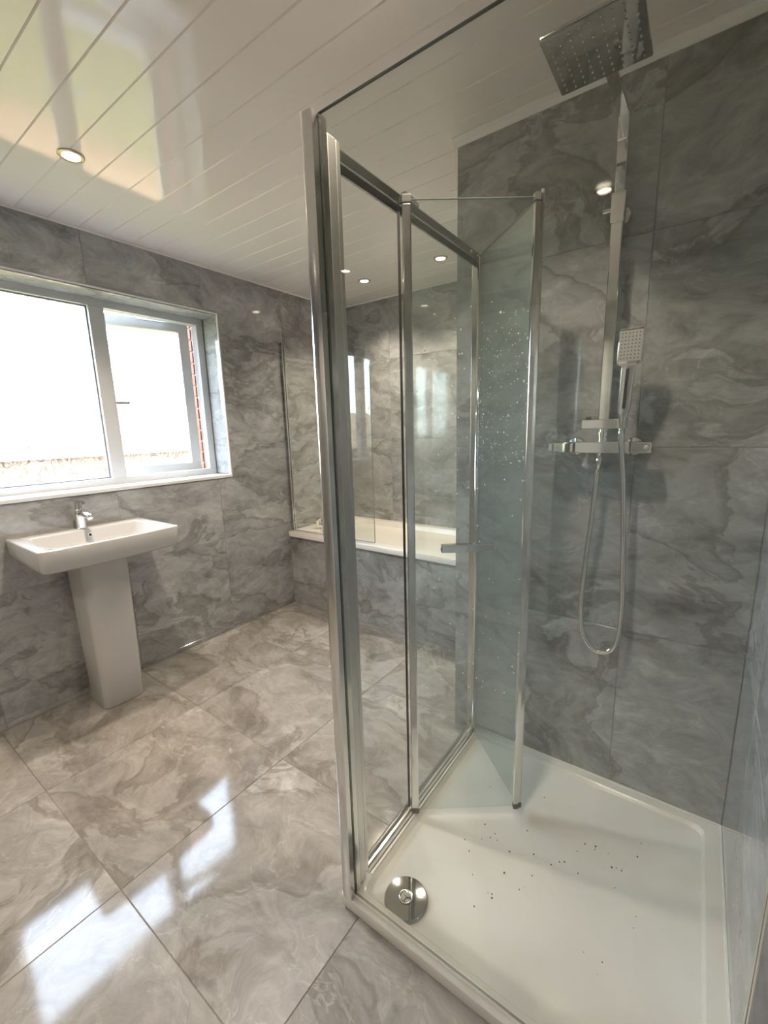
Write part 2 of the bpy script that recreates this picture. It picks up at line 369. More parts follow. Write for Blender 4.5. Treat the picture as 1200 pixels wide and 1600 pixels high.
# ceiling edge trims
def coving(name, a, bb, nrm):
    a, bb, n = Vector(a), Vector(bb), Vector(nrm)
    prof = [(0,0), (0,-.026), (.004,-.026), (.010,-.012), (.022,-.004), (.022,0)]
    r0 = [a + n*p + Vector((0,0,q)) for p, q in prof]; r1 = [bb + n*p + Vector((0,0,q)) for p, q in prof]
    struct(MB().loft([r0, r1], smooth=False).build(name, M_white))
coving('trim_1', (XC-.012,0,H), (0,0,H), (0,-1,0))
def strip(name, a, bb, nrm):
    a, bb, n = Vector(a), Vector(bb), Vector(nrm)
    prof = [(0,0), (0,-.009), (.006,-.009), (.009,-.004), (.009,0)]
    struct(MB().loft([[a + n*p + Vector((0,0,q)) for p, q in prof], [bb + n*p + Vector((0,0,q)) for p, q in prof]], smooth=False).build(name, M_white))
strip('trim_2', (XW,YF,H), (XW,YB,H), (1,0,0))
strip('trim_3', (XW,YB,H), (XC,YB,H), (0,-1,0))
coving('trim_4', (0,0,H), (0,YF,H), (-1,0,0))

# ------------------------------------------------------------------ window
XR = XFR + .07
wi = struct(MB().box(XFR-.065, XFR, WY0, WY1, WZ0, WZ0+.001).build('window_1', M_frame))
b = MB(); t = .048
MU0, MU1 = -.524, -.444
b.box(XFR-.065, XFR, WY0, WY1, WZ1-t, WZ1); b.box(XFR-.065, XFR, WY0, WY1, WZ0, WZ0+t)
b.box(XFR-.065, XFR, WY0, WY0+t, WZ0+t, WZ1-t); b.box(XFR-.065, XFR, WY1-t, WY1, WZ0+t, WZ1-t)
b.build('window_frame', M_frame, wi, bevel=.004)
MB().box(XFR-.065, XFR+.002, MU0, MU1, WZ0+t-.004, WZ1-t+.004).build('mullion', M_frame, wi, bevel=.006)
# fixed pane with a slim bead and dark gasket
p = MB().box(XFR-.040, XFR-.034, WY0+t-.002, MU0+.002, WZ0+t-.002, WZ1-t+.002).build('window_pane', M_obs, wi)
b = MB(); ya, yb, za, zb = WY0+t, MU0, WZ0+t, WZ1-t
for q in ((ya,yb,za,za+.006),(ya,yb,zb-.006,zb),(ya,ya+.006,za+.006,zb-.006),(yb-.007,yb,za+.006,zb-.006)): b.box(XFR-.033, XFR-.020, *q)
b.build('gasket', mat('grey_gasket', (.20,.21,.21), .5), wi)
# sash, swung outwards on its right-hand hinge
th = math.radians(13.5); hp = Vector((XFR-.058, .080, 0)); du = Vector((-math.sin(th), -math.cos(th), 0)); dn = Vector((math.cos(th), -math.sin(th), 0))
SWID, SZ0, SZ1 = .53, WZ0+.034, WZ1-.034
def sbox(b, s0, s1, z0, z1, n0, n1):
    c = hp + du*((s0+s1)/2) + dn*((n0+n1)/2); c.z = (z0+z1)/2
    return b.obox(c, du, (0,0,1), dn, (s1-s0)/2, (z1-z0)/2, abs(n1-n0)/2)
b = MB(); t2 = .062
sbox(b, 0, SWID, SZ1-t2, SZ1, -.06, 0); sbox(b, 0, SWID, SZ0, SZ0+t2, -.06, 0); sbox(b, 0, t2, SZ0+t2, SZ1-t2, -.06, 0); sbox(b, SWID-t2, SWID, SZ0+t2, SZ1-t2, -.06, 0)
sa = b.build('sash', M_frame, wi, bevel=.004)
sbox(MB(), t2-.003, SWID-t2+.003, SZ0+t2-.003, SZ1-t2+.003, -.036, -.030).build('window_pane', M_obs, sa)
b = MB(); sbox(b, SWID-.046, SWID-.014, 1.555, 1.605, 0, .012); sbox(b, SWID-.13, SWID-.022, 1.572, 1.588, .012, .026); b.build('sash_handle', M_satin, sa, bevel=.002)
b = MB(); sbox(b, .0, .30, SZ1-.012, SZ1-.004, .002, .010)
b.tube([hp+du*.24+Vector((0,0,SZ1+.004)), Vector((XFR-.05, -.10, SZ1+.004))], .004, 8)
b.build('friction_stay', M_satin, sa)
# reveal lining: tiled side and head, white sill board and edge beads
rv = struct(MB().box(XFR, XW-.0, WY1+.0085, WY1+.02, WZ0, WZ1+.01).build('trim_5', M_grout))
tiles(rv, (XFR, WY1+.001, 0), (1,0,0), (0,0,1), [0, XW-XFR-.003], [WZ0+.012, 1.30, WZ1], M_wall)
rh = struct(MB().box(XFR, XW, WY0-.01, WY1+.01, WZ1+.0085, WZ1+.02).build('trim_6', M_grout))
tiles(rh, (XFR, WY1, WZ1), (0,-1,0), (1,0,0), [0, .60, 1.2, WY1-WY0], [0, XW-XFR-.003], M_wall)
rl = struct(MB().box(XFR, XW, WY0-.02, WY0-.0085, WZ0, WZ1+.01).build('trim_7', M_grout))
tiles(rl, (XW-.003, WY0, 0), (-1,0,0), (0,0,1), [0, XW-XFR-.003], [WZ0+.012, 1.30, WZ1], M_wall)
struct(MB().box(XFR, XW+.006, WY0-.006, WY1+.006, WZ0-.010, WZ0+.010).build('trim_8', M_white, bevel=.004))
b = MB(); b.box(XW-.006, XW+.003, WY1-.002, WY1+.007, WZ0+.010, WZ1+.007); struct(b.build('trim_9', M_white, bevel=.002))
b = MB(); b.box(XW-.006, XW+.003, WY0-.005, WY1-.002, WZ1-.001, WZ1+.007); struct(b.build('trim_10', M_white, bevel=.002))

# brick jamb and head of the outer leaf
bk = tag(link('brick_jamb', MB().box(XFR-.20, XFR-.066, .128, .50, WZ0-.6, WZ1+.35).mesh('brick_jamb'), M_mortar), 'red brick edge of the outer wall beside the open window sash', 'brick wall')
bm_b = MB().box(-.0525, .0525, -.105, .105, -.031, .031).mesh('brick'); bm_b.materials.append(M_brick)
for j in range(26):
    z = WZ0 - .55 + j*.075
    for k in range(2):
        ob = link('brick', bm_b, None, bk, (XFR-.150 + .0, .128+.098 + k*.22 + (0 if j % 2 else -.0), z)); ob.location.y += -.002
        ob.location.x += random.uniform(-.002, .002)

# ------------------------------------------------------------------ outdoors, seen through and mirrored from the window
gd = struct(MB().box(-320, XW-.30, -200, 200, -3.2, -2.7).build('ground', M_grass), 'lawn below the window')
ol = struct(MB().box(XW-.42, XW-.305, YF-3, WY0-.02, -2.7, 2.9).box(XW-.42, XW-.305, .50, 6, -2.7, 2.9).box(XW-.42, XW-.305, WY0-.02, .5, -2.7, WZ0-.62).box(XW-.42, XW-.305, WY0-.02, .5, WZ1+.36, 2.9).build('wall_outer', M_brick))
fn = thing('garden_fence', 'tan timber board fence across the garden below the bathroom window', 'fence', (-11, 0, -2.7))
bd = MB().box(-.012, .012, -.07, .07, .05, 1.8).mesh('board'); bd.materials.append(M_wood)
ps = MB().box(-.05, .05, -.05, .05, 0, 1.95).mesh('post'); ps.materials.append(M_wood)
for i in range(96): link('board', bd, None, fn, (.06 if i % 2 else .035, -7 + i*.145, 0))
for i in range(8): link('post', ps, None, fn, (0, -7 + i*2.0, 0))
def house(x0, x1, y0, y1, eave, ridge, label, along_y=True):
    h = thing('neighbour_house', label, 'house', ((x0+x1)/2, (y0+y1)/2, -2.7)); ox, oy = (x0+x1)/2, (y0+y1)/2
    a, c = (x1-x0)/2, (y1-y0)/2; e, r = eave+2.7, ridge+2.7
    b = MB(); b.loft([[(-a,-c,0),(a,-c,0),(a,-c,e),(0,-c,r-.1),(-a,-c,e)], [(-a,c,0),(a,c,0),(a,c,e),(0,c,r-.1),(-a,c,e)]], smooth=False); b.build('wall', M_hbrick, h)
    for s in (-1, 1):
        v = [(s*(a+.3),-c-.3,e-.15),(0,-c-.3,r),(0,c+.3,r),(s*(a+.3),c+.3,e-.15)]
        b = MB(); b.loft([v, [(q[0],q[1],q[2]+.14) for q in v]], smooth=False); b.build('roof', M_roof, h)
    for zz in (1.0, 3.6):
        for yy in (-c*.5, c*.5):
            wn = MB().box(a-.02, a+.05, yy-.75, yy+.75, zz, zz+1.2).build('window', M_frame, h)
            for s in (-1, 1): MB().box(a+.05, a+.07, yy+s*.36-.30, yy+s*.36+.30, zz+.08, zz+1.12).build('pane', mat('house_pane', (.05,.06,.07), .05), wn)
    b = MB().box(-.35, .35, c*.4, c*.4+.8, r-.6, r+.9); b.build('chimney', M_hbrick, h)
house(-29, -19, 0.5, 13, .8, 2.6, 'red brick house with brown roof straight across from the window')
house(-24, -16, -22, -11, .5, 2.4, 'red brick house mirrored in the bath screen, left of the other')

# ------------------------------------------------------------------ shower tray
tr = thing('shower_tray', 'low white square shower tray in the corner under the glass enclosure', 'shower tray', (0,0,0))
Xl, Yf = -D, -L
b = MB()
def trr(i, z, r, l=0): return rrect(Xl+i+l, -i-.001, Yf+i, -i-.001, r, z, n=6)
rings = [rrect(Xl+.006, -.001, Yf+.006, -.001, .012, .001), rrect(Xl, -.001, Yf, -.001, .012, .012), rrect(Xl, -.001, Yf, -.001, .012, ZT-.003), rrect(Xl+.003, -.002, Yf+.003, -.002, .012, ZT),
         rrect(Xl+.048, -.044, Yf+.042, -.034, .030, ZT), rrect(Xl+.050, -.0455, Yf+.0435, -.0355, .030, ZT-.001), rrect(Xl+.058, -.0505, Yf+.050, -.0405, .032, ZT-.013), rrect(Xl+.064, -.0535, Yf+.055, -.0435, .034, ZT-.0155),
         rrect(Xl+.30, -.30, Yf+.30, -.30, .06, ZT-.022)]
b.loft(rings); b.build('tray', M_tray, tr, auto=40)
b = MB(); c = (-.746, -.782, ZT-.018)
b.lathe([(.063,0),(.063,.011),(.060,.0145),(.04,.0155),(.02,.0160),(.0005,.0160)], c, n=48)
dc = b.build('drain_cover', mat('brushed_chrome', (.42,.42,.41), .05, 1.0), tr, auto=30); dc['label'] = 'round chrome waste cover'
b = MB(); b.lathe([(.019,.0155),(.021,.0185),(.019,.0195),(.015,.0185),(.014,.0165)], c, n=28)
for k in range(3):
    a = k*2*PI/3 + .5; b.obox((c[0]+.007*math.cos(a), c[1]+.007*math.sin(a), c[2]+.0185), (math.cos(a),math.sin(a),0), (-math.sin(a),math.cos(a),0), (0,0,1), .007, .0022, .0015)
b.build('centre_boss', M_bar, dc)
b = MB()
for (x, y) in [(-.36,-.30),(-.33,-.29),(-.20,-.45),(-.60,-.45),(-.47,-.50),(-.43,-.18),(-.31,-.12),(-.25,-.33),(-.55,-.62),(-.30,-.62),(-.18,-.60),(-.62,-.60),(-.40,-.40),(-.14,-.22),(-.22,-.70),(-.10,-.50),(-.40,-.68),(-.12,-.35),(-.53,-.36),(-.45,-.08),(-.36,-.05)] + [(random.uniform(-.75,-.08), random.uniform(-.8,-.07)) for _ in range(55)]:
    r = random.uniform(.0010, .0030); n = 6
    b.lathe([(r,0),(r*.8,r*.6),(r*.2,r*.8)], (x, y, ZT-.0205), n=6)
g = b.build('grit', M_grit, tr); g['kind'] = 'stuff'
# white bead of sealant along both walls
b = MB(); b.box(-.006, -.0005, -L, -.006, ZT-.002, ZT+.005); b.box(-D+.02, -.0005, -.006, -.0005, ZT-.002, ZT+.005)
b.build('sealant', M_seal, tr)

# ------------------------------------------------------------------ shower enclosure
en = thing('shower_enclosure', 'frameless-topped glass shower enclosure with chrome posts and half-open folding door', 'shower enclosure', (0,0,0))
ZB, ZG = ZT+.001, 2.018
PX, PY = -.888, -.862      # corner post
# corner post: rounded outside, with a slot for the glass
poly = []
for k in range(15):
    a = math.radians(70 + 190*k/14); poly.append((PX+.004 + .026*math.cos(a), PY+.002 + .027*math.sin(a)))
poly += [(PX+.021, PY-.021), (PX+.022, PY-.0045), (PX+.013, PY-.0045), (PX+.013, PY+.0045), (PX+.022, PY+.0045), (PX+.021, PY+.022)]
b = MB(); b.loft([[(x,y,z) for x, y in poly] for z in (ZB, ZG)]); b.build('corner_post', mat('post_aluminium', (.76,.755,.74), .16, 1.0), en, auto=35)
b = MB(); b.box(PX+.0225, PX+.0235, PY-.0042, PY-.0032, ZB+.001, ZG-.002); b.build('gasket', M_dark, en)
# fixed front pane
fp = MB().box(PX+.014, -.018, PY-.003, PY+.003, ZB+.004, ZG-.002).build('front_glass', M_glass, en)
b = MB(); b.box(PX+.022, -.031, PY-.0032, PY+.0032, ZG-.002, ZG-.0005); b.build('glass_edge', M_gedge, fp)
b = MB(); b.box(PX+.022, -.031, PY-.005, PY-.0031, ZB, ZB+.008); b.box(PX+.022, -.031, PY+.0031, PY+.005, ZB, ZB+.008); b.build('bottom_seal', M_seal, fp)
b = MB(); b.box(-.0305, -.001, PY-.016, PY-.0035, ZB, ZG); b.box(-.0305, -.001, PY+.0035, PY+.016, ZB, ZG); b.box(-.012, -.001, PY-.0035, PY+.0035, ZB, ZG); b.build('wall_profile', M_bar, en, bevel=.0015)
# jamb channel on the door side of the post
DXp = -.889
b = MB(); b.box(DXp-.014, DXp+.016, PY+.030, PY+.056, ZB+.001, 2.000); b.box(DXp+.002, DXp+.016, PY+.0565, PY+.070, ZB+.03, 1.998); b.build('door_jamb', M_satin, en, bevel=.0015)
# wall channel where the door is hung
b = MB(); b.box(DXp-.018, DXp+.018, -.030, -.001, ZB+.001, 1.992); b.build('wall_profile', M_bar, en, bevel=.002)
b = MB(); b.lathe([(.0085,ZB+.02),(.0085,1.975)], (DXp+.016, -.040, 0), n=14); b.build('hinge_post', M_chrome, en)
# top and bottom rails (open channel facing down / up)
y0, y1 = PY+.071, -.031
b = MB(); prof = [(-.016,1.958),(-.016,1.985),(-.010,1.990),(.012,1.990),(.016,1.984),(.016,1.962),(.010,1.962),(.010,1.978),(-.010,1.978),(-.010,1.958)]
b.loft([[(DXp+q[0], y, q[1]) for q in prof] for y in (y0, y1)], smooth=False); tp = b.build('top_rail', mat('rail_aluminium', (.33,.345,.33), .22, 1.0), en, bevel=.0008)
b = MB(); b.box(DXp-.009, DXp+.009, -.505, -.455, 1.966, 1.9775); b.obox((DXp+.004,-.49,1.995),(0,1,0),(1,0,0),(0,0,1),.035,.010,.005)
for k in range(5): b.box(DXp-.004, DXp+.012, -.52+k*.012, -.513+k*.012, 1.998, 2.008)
b.build('roller', M_grey, tp)
for yy in (-.115, -.06): MB().lathe([(.006,0),(.006,.004),(.003,.005)], (DXp+.0162, yy, 1.972), 'x', 12).build('screw', M_chrome, tp)
b = MB(); prof = [(-.016,ZB),(-.016,ZB+.022),(-.010,ZB+.024),(-.008,ZB+.010),(.006,ZB+.010),(.008,ZB+.020),(.014,ZB+.018),(.018,ZB)]
b.loft([[(DXp+q[0], y, q[1]) for q in prof] for y in (y0, y1)], smooth=False); b.build('bottom_rail', M_bar, en, bevel=.0008)
b = MB(); b.box(DXp+.0185, DXp+.026, y0, y1, ZB-.0005, ZB+.004); b.build('sealant', M_seal, en)
# folding door: one leaf hung on the wall, one riding in the rail, meeting inside the tray
Z0, Z1 = .058, 1.984
Hn, Fo, Sl = Vector((DXp+.016, -.040, 0)), Vector((-.580, -.312, 0)), Vector((-.873, -.533, 0))
def leaf(a, bb, inset0, inset1, label, ma):
    d = (bb-a); ln = d.length; u = d/ln; n = Vector((-u.y, u.x, 0)); c = a + u*((inset0 + ln-inset1)/2)
    o = MB().obox((c.x, c.y, (Z0+Z1)/2), u, (0,0,1), n, (ln-inset0-inset1)/2, (Z1-Z0)/2-.004, .0028).build('door_leaf', ma, en)
    o['label'] = label
    MB().obox((c.x, c.y, Z1-.0033), u, (0,0,1), n, (ln-inset0-inset1)/2, .0007, .003).build('glass_edge', M_gedge, o)
    return o, u, n
l1, u1, n1 = leaf(Hn, Fo, .010, .014, 'glass leaf hinged at the tiled wall, misted with limescale', glass('misted_glass', (.92,.95,.94), 1.0, haze=.085))
l2, u2, n2 = leaf(Fo, Sl, .014, .012, 'glass leaf running along the rail, with the handle', M_door)
def stile(pt, u, n, par, hw, hd, ma=M_bar):
    b = MB(); b.obox((pt.x, pt.y, (Z0+Z1)/2), u, n, (0,0,1), hw, hd, (Z1-Z0)/2-.016); s = b.build('stile', ma, par, bevel=.003)
    for zz in (Z0+.007, Z1-.004): 
        MB().obox((pt.x, pt.y, zz), u, n, (0,0,1), hw+.001, hd+.001, .010).build('end_cap', M_grey, par, bevel=.002)
    return s
stile(Sl + Vector((.004,.002,0)), u2, n2, l2, .012, .010)
stile(Fo - u1*.006, u1, n1, l1, .011, .010)
stile(Fo + u2*.010 + n2*.002, u2, n2, l2, .008, .008)
b = MB(); b.tube([(Fo.x+.004,Fo.y+.004,Z0-.004),(Fo.x+.004,Fo.y+.004,Z1+.016)], .005, 10); b.build('hinge_pin', M_grey, l1)
b = MB(); b.obox((Sl.x-.008, Sl.y-.004, Z0+.002), (0,1,0), (1,0,0), (0,0,1), .010, .010, .006); b.build('guide_block', M_bar, l2, bevel=.002)
# magnetic / rubber strip beside the sliding stile
b = MB(); q = Sl - u2*(-.017); b.obox((q.x, q.y, (Z0+Z1)/2), u2, n2, (0,0,1), .0035, .006, (Z1-Z0)/2-.02); b.build('seal_strip', M_dark, l2)
# handle: square chrome bar across the inner face of the sliding leaf
hm = Sl.lerp(Fo, .47); nn = n2 if n2.y < 0 else -n2
hc = hm + nn*.034
b = MB(); b.obox((hc.x, hc.y, 1.020), u2, nn, (0,0,1), .080, .011, .012); hb = b.build('handle', M_chrome, l2, bevel=.002)
q = hc + u2*.0802
MB().tube([(q.x,q.y,1.018),(q.x+u2.x*.0012,q.y+u2.y*.0012,1.018)], .0045, 12).build('screw_hole', M_dark, l2)
for s in (-.055, .055):
    q0 = hm + u2*s + nn*.0032; q1 = hm + u2*s + nn*.025
    MB().tube([(q0.x,q0.y,1.020),(q1.x,q1.y,1.020)], .006, 10).build('handle_leg', M_chrome, l2)
# water drops clinging to the leaves
def drops(a, bb, par, side, cnt, zlo, zhi, t0, t1):
    d = (bb-a); u = d.normalized(); n = Vector((-u.y, u.x, 0))*side; b = MB()
    for _ in range(cnt):
        t = random.uniform(t0, t1); z = zlo + (zhi-zlo)*random.random()**1.3; p = a + d*t + n*.0030; r = random.uniform(.0009, .0024)*(1.6 if random.random() < .06 else 1)
        rings = []
        for q, h in ((1,0),(.8,.45),(.35,.7)):
            rings.append([p + u*(r*q*math.cos(k*PI/3)) + Vector((0,0,z + r*q*1.3*math.sin(k*PI/3))) + n*(r*h) for k in range(6)])
        b.loft(rings)
    o = b.build('water_drops', M_drop, par); o['kind'] = 'stuff'
drops(Hn, Fo, l1, -1, 200, 1.25, 1.72, .05, .95); 
drops(Fo, Sl, l2, 1, 120, .5, 1.75, .05, .95)

# ------------------------------------------------------------------ shower fittings on the wall
sh = thing('shower_mixer', 'square chrome bar shower valve with riser rail and overhead rain head', 'shower', (0,0,0))
BY, BZ = -.070, 1.303
b = MB(); b.box(-.508, -.348, BY-.020, BY+.018, BZ-.0185, BZ+.0185); b.build('valve_body', M_chrome, sh, bevel=.003)
for s, xa, xb in ((-1, -.578, -.510), (1, -.346, -.290)):
    k = MB().box(min(xa,xb), max(xa,xb), BY-.019, BY+.017, BZ-.0175, BZ+.0175).build('control_knob', M_chrome, sh, bevel=.004)
    if s == -1: MB().box(-.592, -.579, BY-.012, BY+.010, BZ-.012, BZ+.012).build('stop_button', M_white, k, bevel=.002)
    else: MB().lathe([(.008,0),(.008,.003),(.003,.004)], (-.303, BY-.019, BZ), '-y', 16).build('stop_button', M_satin, k)
    b = MB(); cx = -.520 if s == -1 else -.345
    b.lathe([(.033,.001),(.033,.008),(.028,.016),(.014,.018),(.014,.055)], (cx, 0, BZ), '-y', 28); b.build('wall_rose', M_chrome, sh, auto=40)
RX = -.428
b = MB(); b.lathe([(.013,BZ+.018),(.013,BZ+.036),(.016,BZ+.037),(.016,BZ+.048),(.012,BZ+.049),(.012,BZ+.056)], (RX, BY, 0), n=20); b.build('riser_nut', M_chrome, sh, auto=40)
b = MB(); b.box(RX-.016, RX+.016, BY-.009, BY+.009, BZ+.050, 1.975); b.build('riser_rail', M_chrome, sh, bevel=.003)
b = MB(); b.box(RX-.019, RX+.019, BY-.013, BY+.013, 1.955, 2.035); b.build('riser_sleeve', M_chrome, sh, bevel=.003)
b = MB(); b.tube([(RX,BY+.012,1.995),(RX,-.002,1.995)], .010, 14); b.lathe([(.025,.001),(.025,.007),(.012,.012)], (RX+.0,0,1.995), '-y', 24); b.tube([(RX-.018,BY,1.995),(RX-.040,BY,1.995)], [.006,.008], 12); b.build('wall_bracket', M_chrome, sh, auto=40)
b = MB(); b.box(RX-.0135, RX+.0135, BY-.007, BY+.007, 2.034, 2.175); b.build('riser_extension', M_chrome, sh, bevel=.002)
b = MB(); b.box(RX-.015, RX+.015, BY-.011, BY+.011, 2.165, 2.245); b.build('arm_elbow', M_chrome, sh, bevel=.004)
HX, HY, HZ = -.441, -.395, 2.205
b = MB(); b.loft([[(RX-.014,BY-.010,2.226),(RX+.014,BY-.010,2.226),(RX+.014,BY-.010,2.242),(RX-.014,BY-.010,2.242)], [(HX-.014,HY-.02,2.240),(HX+.014,HY-.02,2.240),(HX+.014,HY-.02,2.256),(HX-.014,HY-.02,2.256)]], smooth=False); b.build('shower_arm', M_chrome, sh, bevel=.002)
b = MB(); b.lathe([(.022,0),(.020,.008),(.011,.014),(.011,.034)], (HX,HY,HZ+.010), n=20); b.build('head_joint', M_chrome, sh, auto=40)
M_head = mat('head_steel', (.50,.50,.48), .05, 1.0)
hd = MB().box(HX-.1, HX+.1, HY-.1, HY+.1, HZ, HZ+.010).build('rain_head', M_head, sh, bevel=.003)
b = MB()
for i in range(9):
    for j in range(9): b.lathe([(.0021,0),(.0017,.0022)], (HX-.084+i*.021, HY-.084+j*.021, HZ-.0022), n=8)
nz = b.build('nozzles', mat('pale_rubber', (.60,.60,.57), .5), hd); nz['kind'] = 'stuff'
b = MB(); b.box(-.492, -.384, BY-.018, BY+.016, 1.361, 1.392); b.build('rail_slider', M_chrome, sh, bevel=.003)
b = MB(); b.box(-.383, -.360, BY-.034, BY+.016, 1.361, 1.392); b.build('handset_holder', M_chrome, sh, bevel=.003)
b = MB(); b.lathe([(.009,1.392),(.009,1.400),(.006,1.402)], (-.474, BY, 0), n=16); b.build('slider_button', M_grey, sh)

hs = thing('hand_shower', 'small square chrome hand shower in its holder with a looping metal hose', 'hand shower', (0,0,0))
hx, hy = -.371, BY-.030
tl = math.radians(7)
def hpnt(s, w_, d_):   # along the handset, across, outwards
    return Vector((hx + w_ + .012*s/.27, hy - math.sin(tl)*s - math.cos(tl)*d_, 1.392 + math.cos(tl)*s - math.sin(tl)*d_))
def hring(s, hw, hd_, r):
    P = []
    for cx, cy, a0 in ((hw-r, hd_-r, 0), (-hw+r, hd_-r, 90), (-hw+r, -hd_+r, 180), (hw-r, -hd_+r, 270)):
        for k in range(4): a = math.radians(a0+30*k); P.append(hpnt(s, cx+r*math.cos(a), cy+r*math.sin(a)))
    return P
b = MB(); b.loft([hring(s, a_, d_, r) for s, a_, d_, r in ((-.035,.009,.009,.008),(.0,.011,.010,.008),(.02,.0165,.010,.006),(.13,.0185,.010,.006),(.150,.0185,.010,.005))]); hh = b.build('handle', M_chrome, hs, auto=40)
b = MB(); b.loft([[hpnt(s, q, .0102) for q in (-.0045,.0045)] + [hpnt(s, q, .0108) for q in (.0045,-.0045)] for s in (.03,.145)], smooth=False); b.build('grip_inlay', M_dark, hh)
b = MB(); b.loft([hring(s, a_, d_, .005) for s, a_, d_ in ((.149,.014,.009),(.158,.030,.010),(.163,.033,.010),(.252,.033,.010),(.257,.030,.009))]); hd2 = b.build('spray_head', M_chrome, hs, auto=40)
b = MB(); b.loft([[hpnt(s, q, d_) for s, q in ((.166,-.029),(.166,.029),(.250,.029),(.250,-.029))] for d_ in (.0095,.0112)], smooth=False); b.build('spray_plate', M_face, hd2)
b = MB()
for i in range(6):
    for j in range(8):
        c0 = hpnt(.174+j*.0098, -.0225+i*.009, .0112); nrm = (hpnt(.2,0,1)-hpnt(.2,0,0)).normalized()
        ux = Vector((1,0,0)); vx = nrm.cross(ux)
        b.loft([[c0 + ux*(.0019*math.cos(k*PI/3)) + vx*(.0019*math.sin(k*PI/3)) + nrm*h for k in range(6)] for h in (0, .0014)])
nz = b.build('nozzles', M_rub, hd2); nz['kind'] = 'stuff'
# hose
K = [(-.434,-.070,1.285),(-.436,-.068,1.24),(-.445,-.060,1.09),(-.460,-.055,.87),(-.463,-.055,.73),(-.452,-.055,.645),(-.425,-.055,.600),(-.392,-.055,.588),(-.360,-.055,.605),(-.341,-.055,.655),(-.336,-.056,.75),(-.345,-.062,.95),(-.360,-.080,1.2),(-.372,-.100,1.33),(-.372,-.100,1.362)]
def catmull(P, n):
    P = [Vector(p) for p in P]; P = [P[0]*2-P[1]] + P + [P[-1]*2-P[-2]]; out = []
    for i in range(1, len(P)-2):
        for k in range(n):
            t = k/n; a, b_, c_, d_ = P[i-1:i+3]
            out.append(.5*((2*b_) + (c_-a)*t + (2*a-5*b_+4*c_-d_)*t*t + (3*b_-a-3*c_+d_)*t**3))
    return out + [P[-2]]
pts = catmull(K, 16)
ln = [0]
for i in range(1, len(pts)): ln.append(ln[-1] + (pts[i]-pts[i-1]).length)
NS = 520; q = []; j = 0
for i in range(NS):
    s = ln[-1]*i/(NS-1)
    while j < len(ln)-2 and ln[j+1] < s: j += 1
    t = (s-ln[j])/max(1e-9, ln[j+1]-ln[j]); q.append(pts[j].lerp(pts[j+1], min(1, t)))
b = MB(); b.tube(q, [.0090 if i % 2 else .0078 for i in range(NS)], 10); b.build('hose', M_chrome, hs)
b = MB(); b.tube([(-.434,-.070,1.285),(-.436,-.068,1.232)], [.0105,.0085], 14); b.build('hose_nut', M_chrome, hs)
b = MB(); b.tube([(-.372,-.100,1.358),(-.371,-.098,1.318)], [.0095,.0085], 14); b.build('hose_nut', M_chrome, hs)

# ------------------------------------------------------------------ wash basin with pedestal
wb_ = thing('pedestal_basin', 'white rectangular washbasin on a square pedestal below the window', 'basin', (XW, -.79, 0))
ZS = .922; bx0, bx1, by0, by1 = .001, .455, -.298, .298
b = MB(); bw = .022
rings = [rrect(bx0, bx1-.060, by0+.050, by1-.050, .03, ZS-.106, bow=bw*.8), rrect(bx0, bx1-.022, by0+.016, by1-.016, .026, ZS-.104, bow=bw), rrect(bx0, bx1-.010, by0+.007, by1-.007, .022, ZS-.096, bow=bw), rrect(bx0, bx1-.006, by0+.004, by1-.004, .020, ZS-.07, bow=bw),
         rrect(bx0, bx1, by0, by1, .018, ZS-.006, bow=bw), rrect(bx0+.002, bx1-.002, by0+.002, by1-.002, .018, ZS-.0015, bow=bw), rrect(bx0+.004, bx1-.006, by0+.006, by1-.006, .016, ZS, bow=bw),
         rrect(bx0+.112, bx1-.024, by0+.052, by1-.052, .022, ZS, bow=bw), rrect(bx0+.116, bx1-.028, by0+.056, by1-.056, .022, ZS-.004, bow=bw), rrect(bx0+.121, bx1-.042, by0+.068, by1-.068, .03, ZS-.055, bow=bw*.9), rrect(bx0+.140, bx1-.075, by0+.105, by1-.105, .045, ZS-.080, bow=bw*.6),
         rrect(bx0+.205, bx1-.165, by0+.22, by1-.22, .03, ZS-.088)]
b.loft(rings); bs = b.build('basin', M_ceramic, wb_, auto=60)
b = MB(); b.lathe([(.0105,0),(.0125,.002),(.0115,.004),(.0075,.0035),(.0072,.0)], (.1195, .010, ZS-.030), 'x', 20); b.build('overflow_ring', M_satin, bs, auto=50)
b = MB(); b.lathe([(.0073,0),(.0073,.0022)], (.1195, .010, ZS-.030), 'x', 16); b.build('overflow_hole', M_dark, bs)
b = MB(); b.lathe([(.030,0),(.030,.003),(.026,.005),(.01,.004)], (.255, 0, ZS-.0905), n=24); b.build('plug', M_chrome, bs)
b = MB()
b.loft([rrect(.060, .255, -.085, .105, .030, .001, bow=.004), rrect(.057, .258, -.088, .108, .030, .006, bow=.004), rrect(.050, .265, -.092, .110, .03, .30, bow=.006), rrect(.045, .272, -.096, .112, .032, .60, bow=.008), rrect(.040, .280, -.101, .114, .034, ZS-.1, bow=.01)])
b.build('pedestal', M_ceramic, wb_, auto=60)
bt = thing('basin_tap', 'small chrome lever mixer tap on the back ledge of the washbasin', 'tap', (XW+.070, -.795, ZS))
b = MB(); b.lathe([(.0260,0),(.0260,.004),(.0225,.007),(.0215,.070),(.0225,.074),(.0225,.092),(.018,.100)], n=24); b.build('body', M_chrome, bt, auto=40)
b = MB(); b.tube([(.010,0,.074),(.06,.004,.078),(.100,.006,.072),(.112,.006,.062)], [.016,.015,.0135,.0125], 14); b.build('spout', M_chrome, bt)
b = MB(); b.lathe([(.016,.098),(.017,.120),(.016,.132)], n=20); b.loft([rrect(-.028,.070,-.013,.013,.010,z) for z in (.131,.141)]); b.build('lever', M_chrome, bt, auto=40)

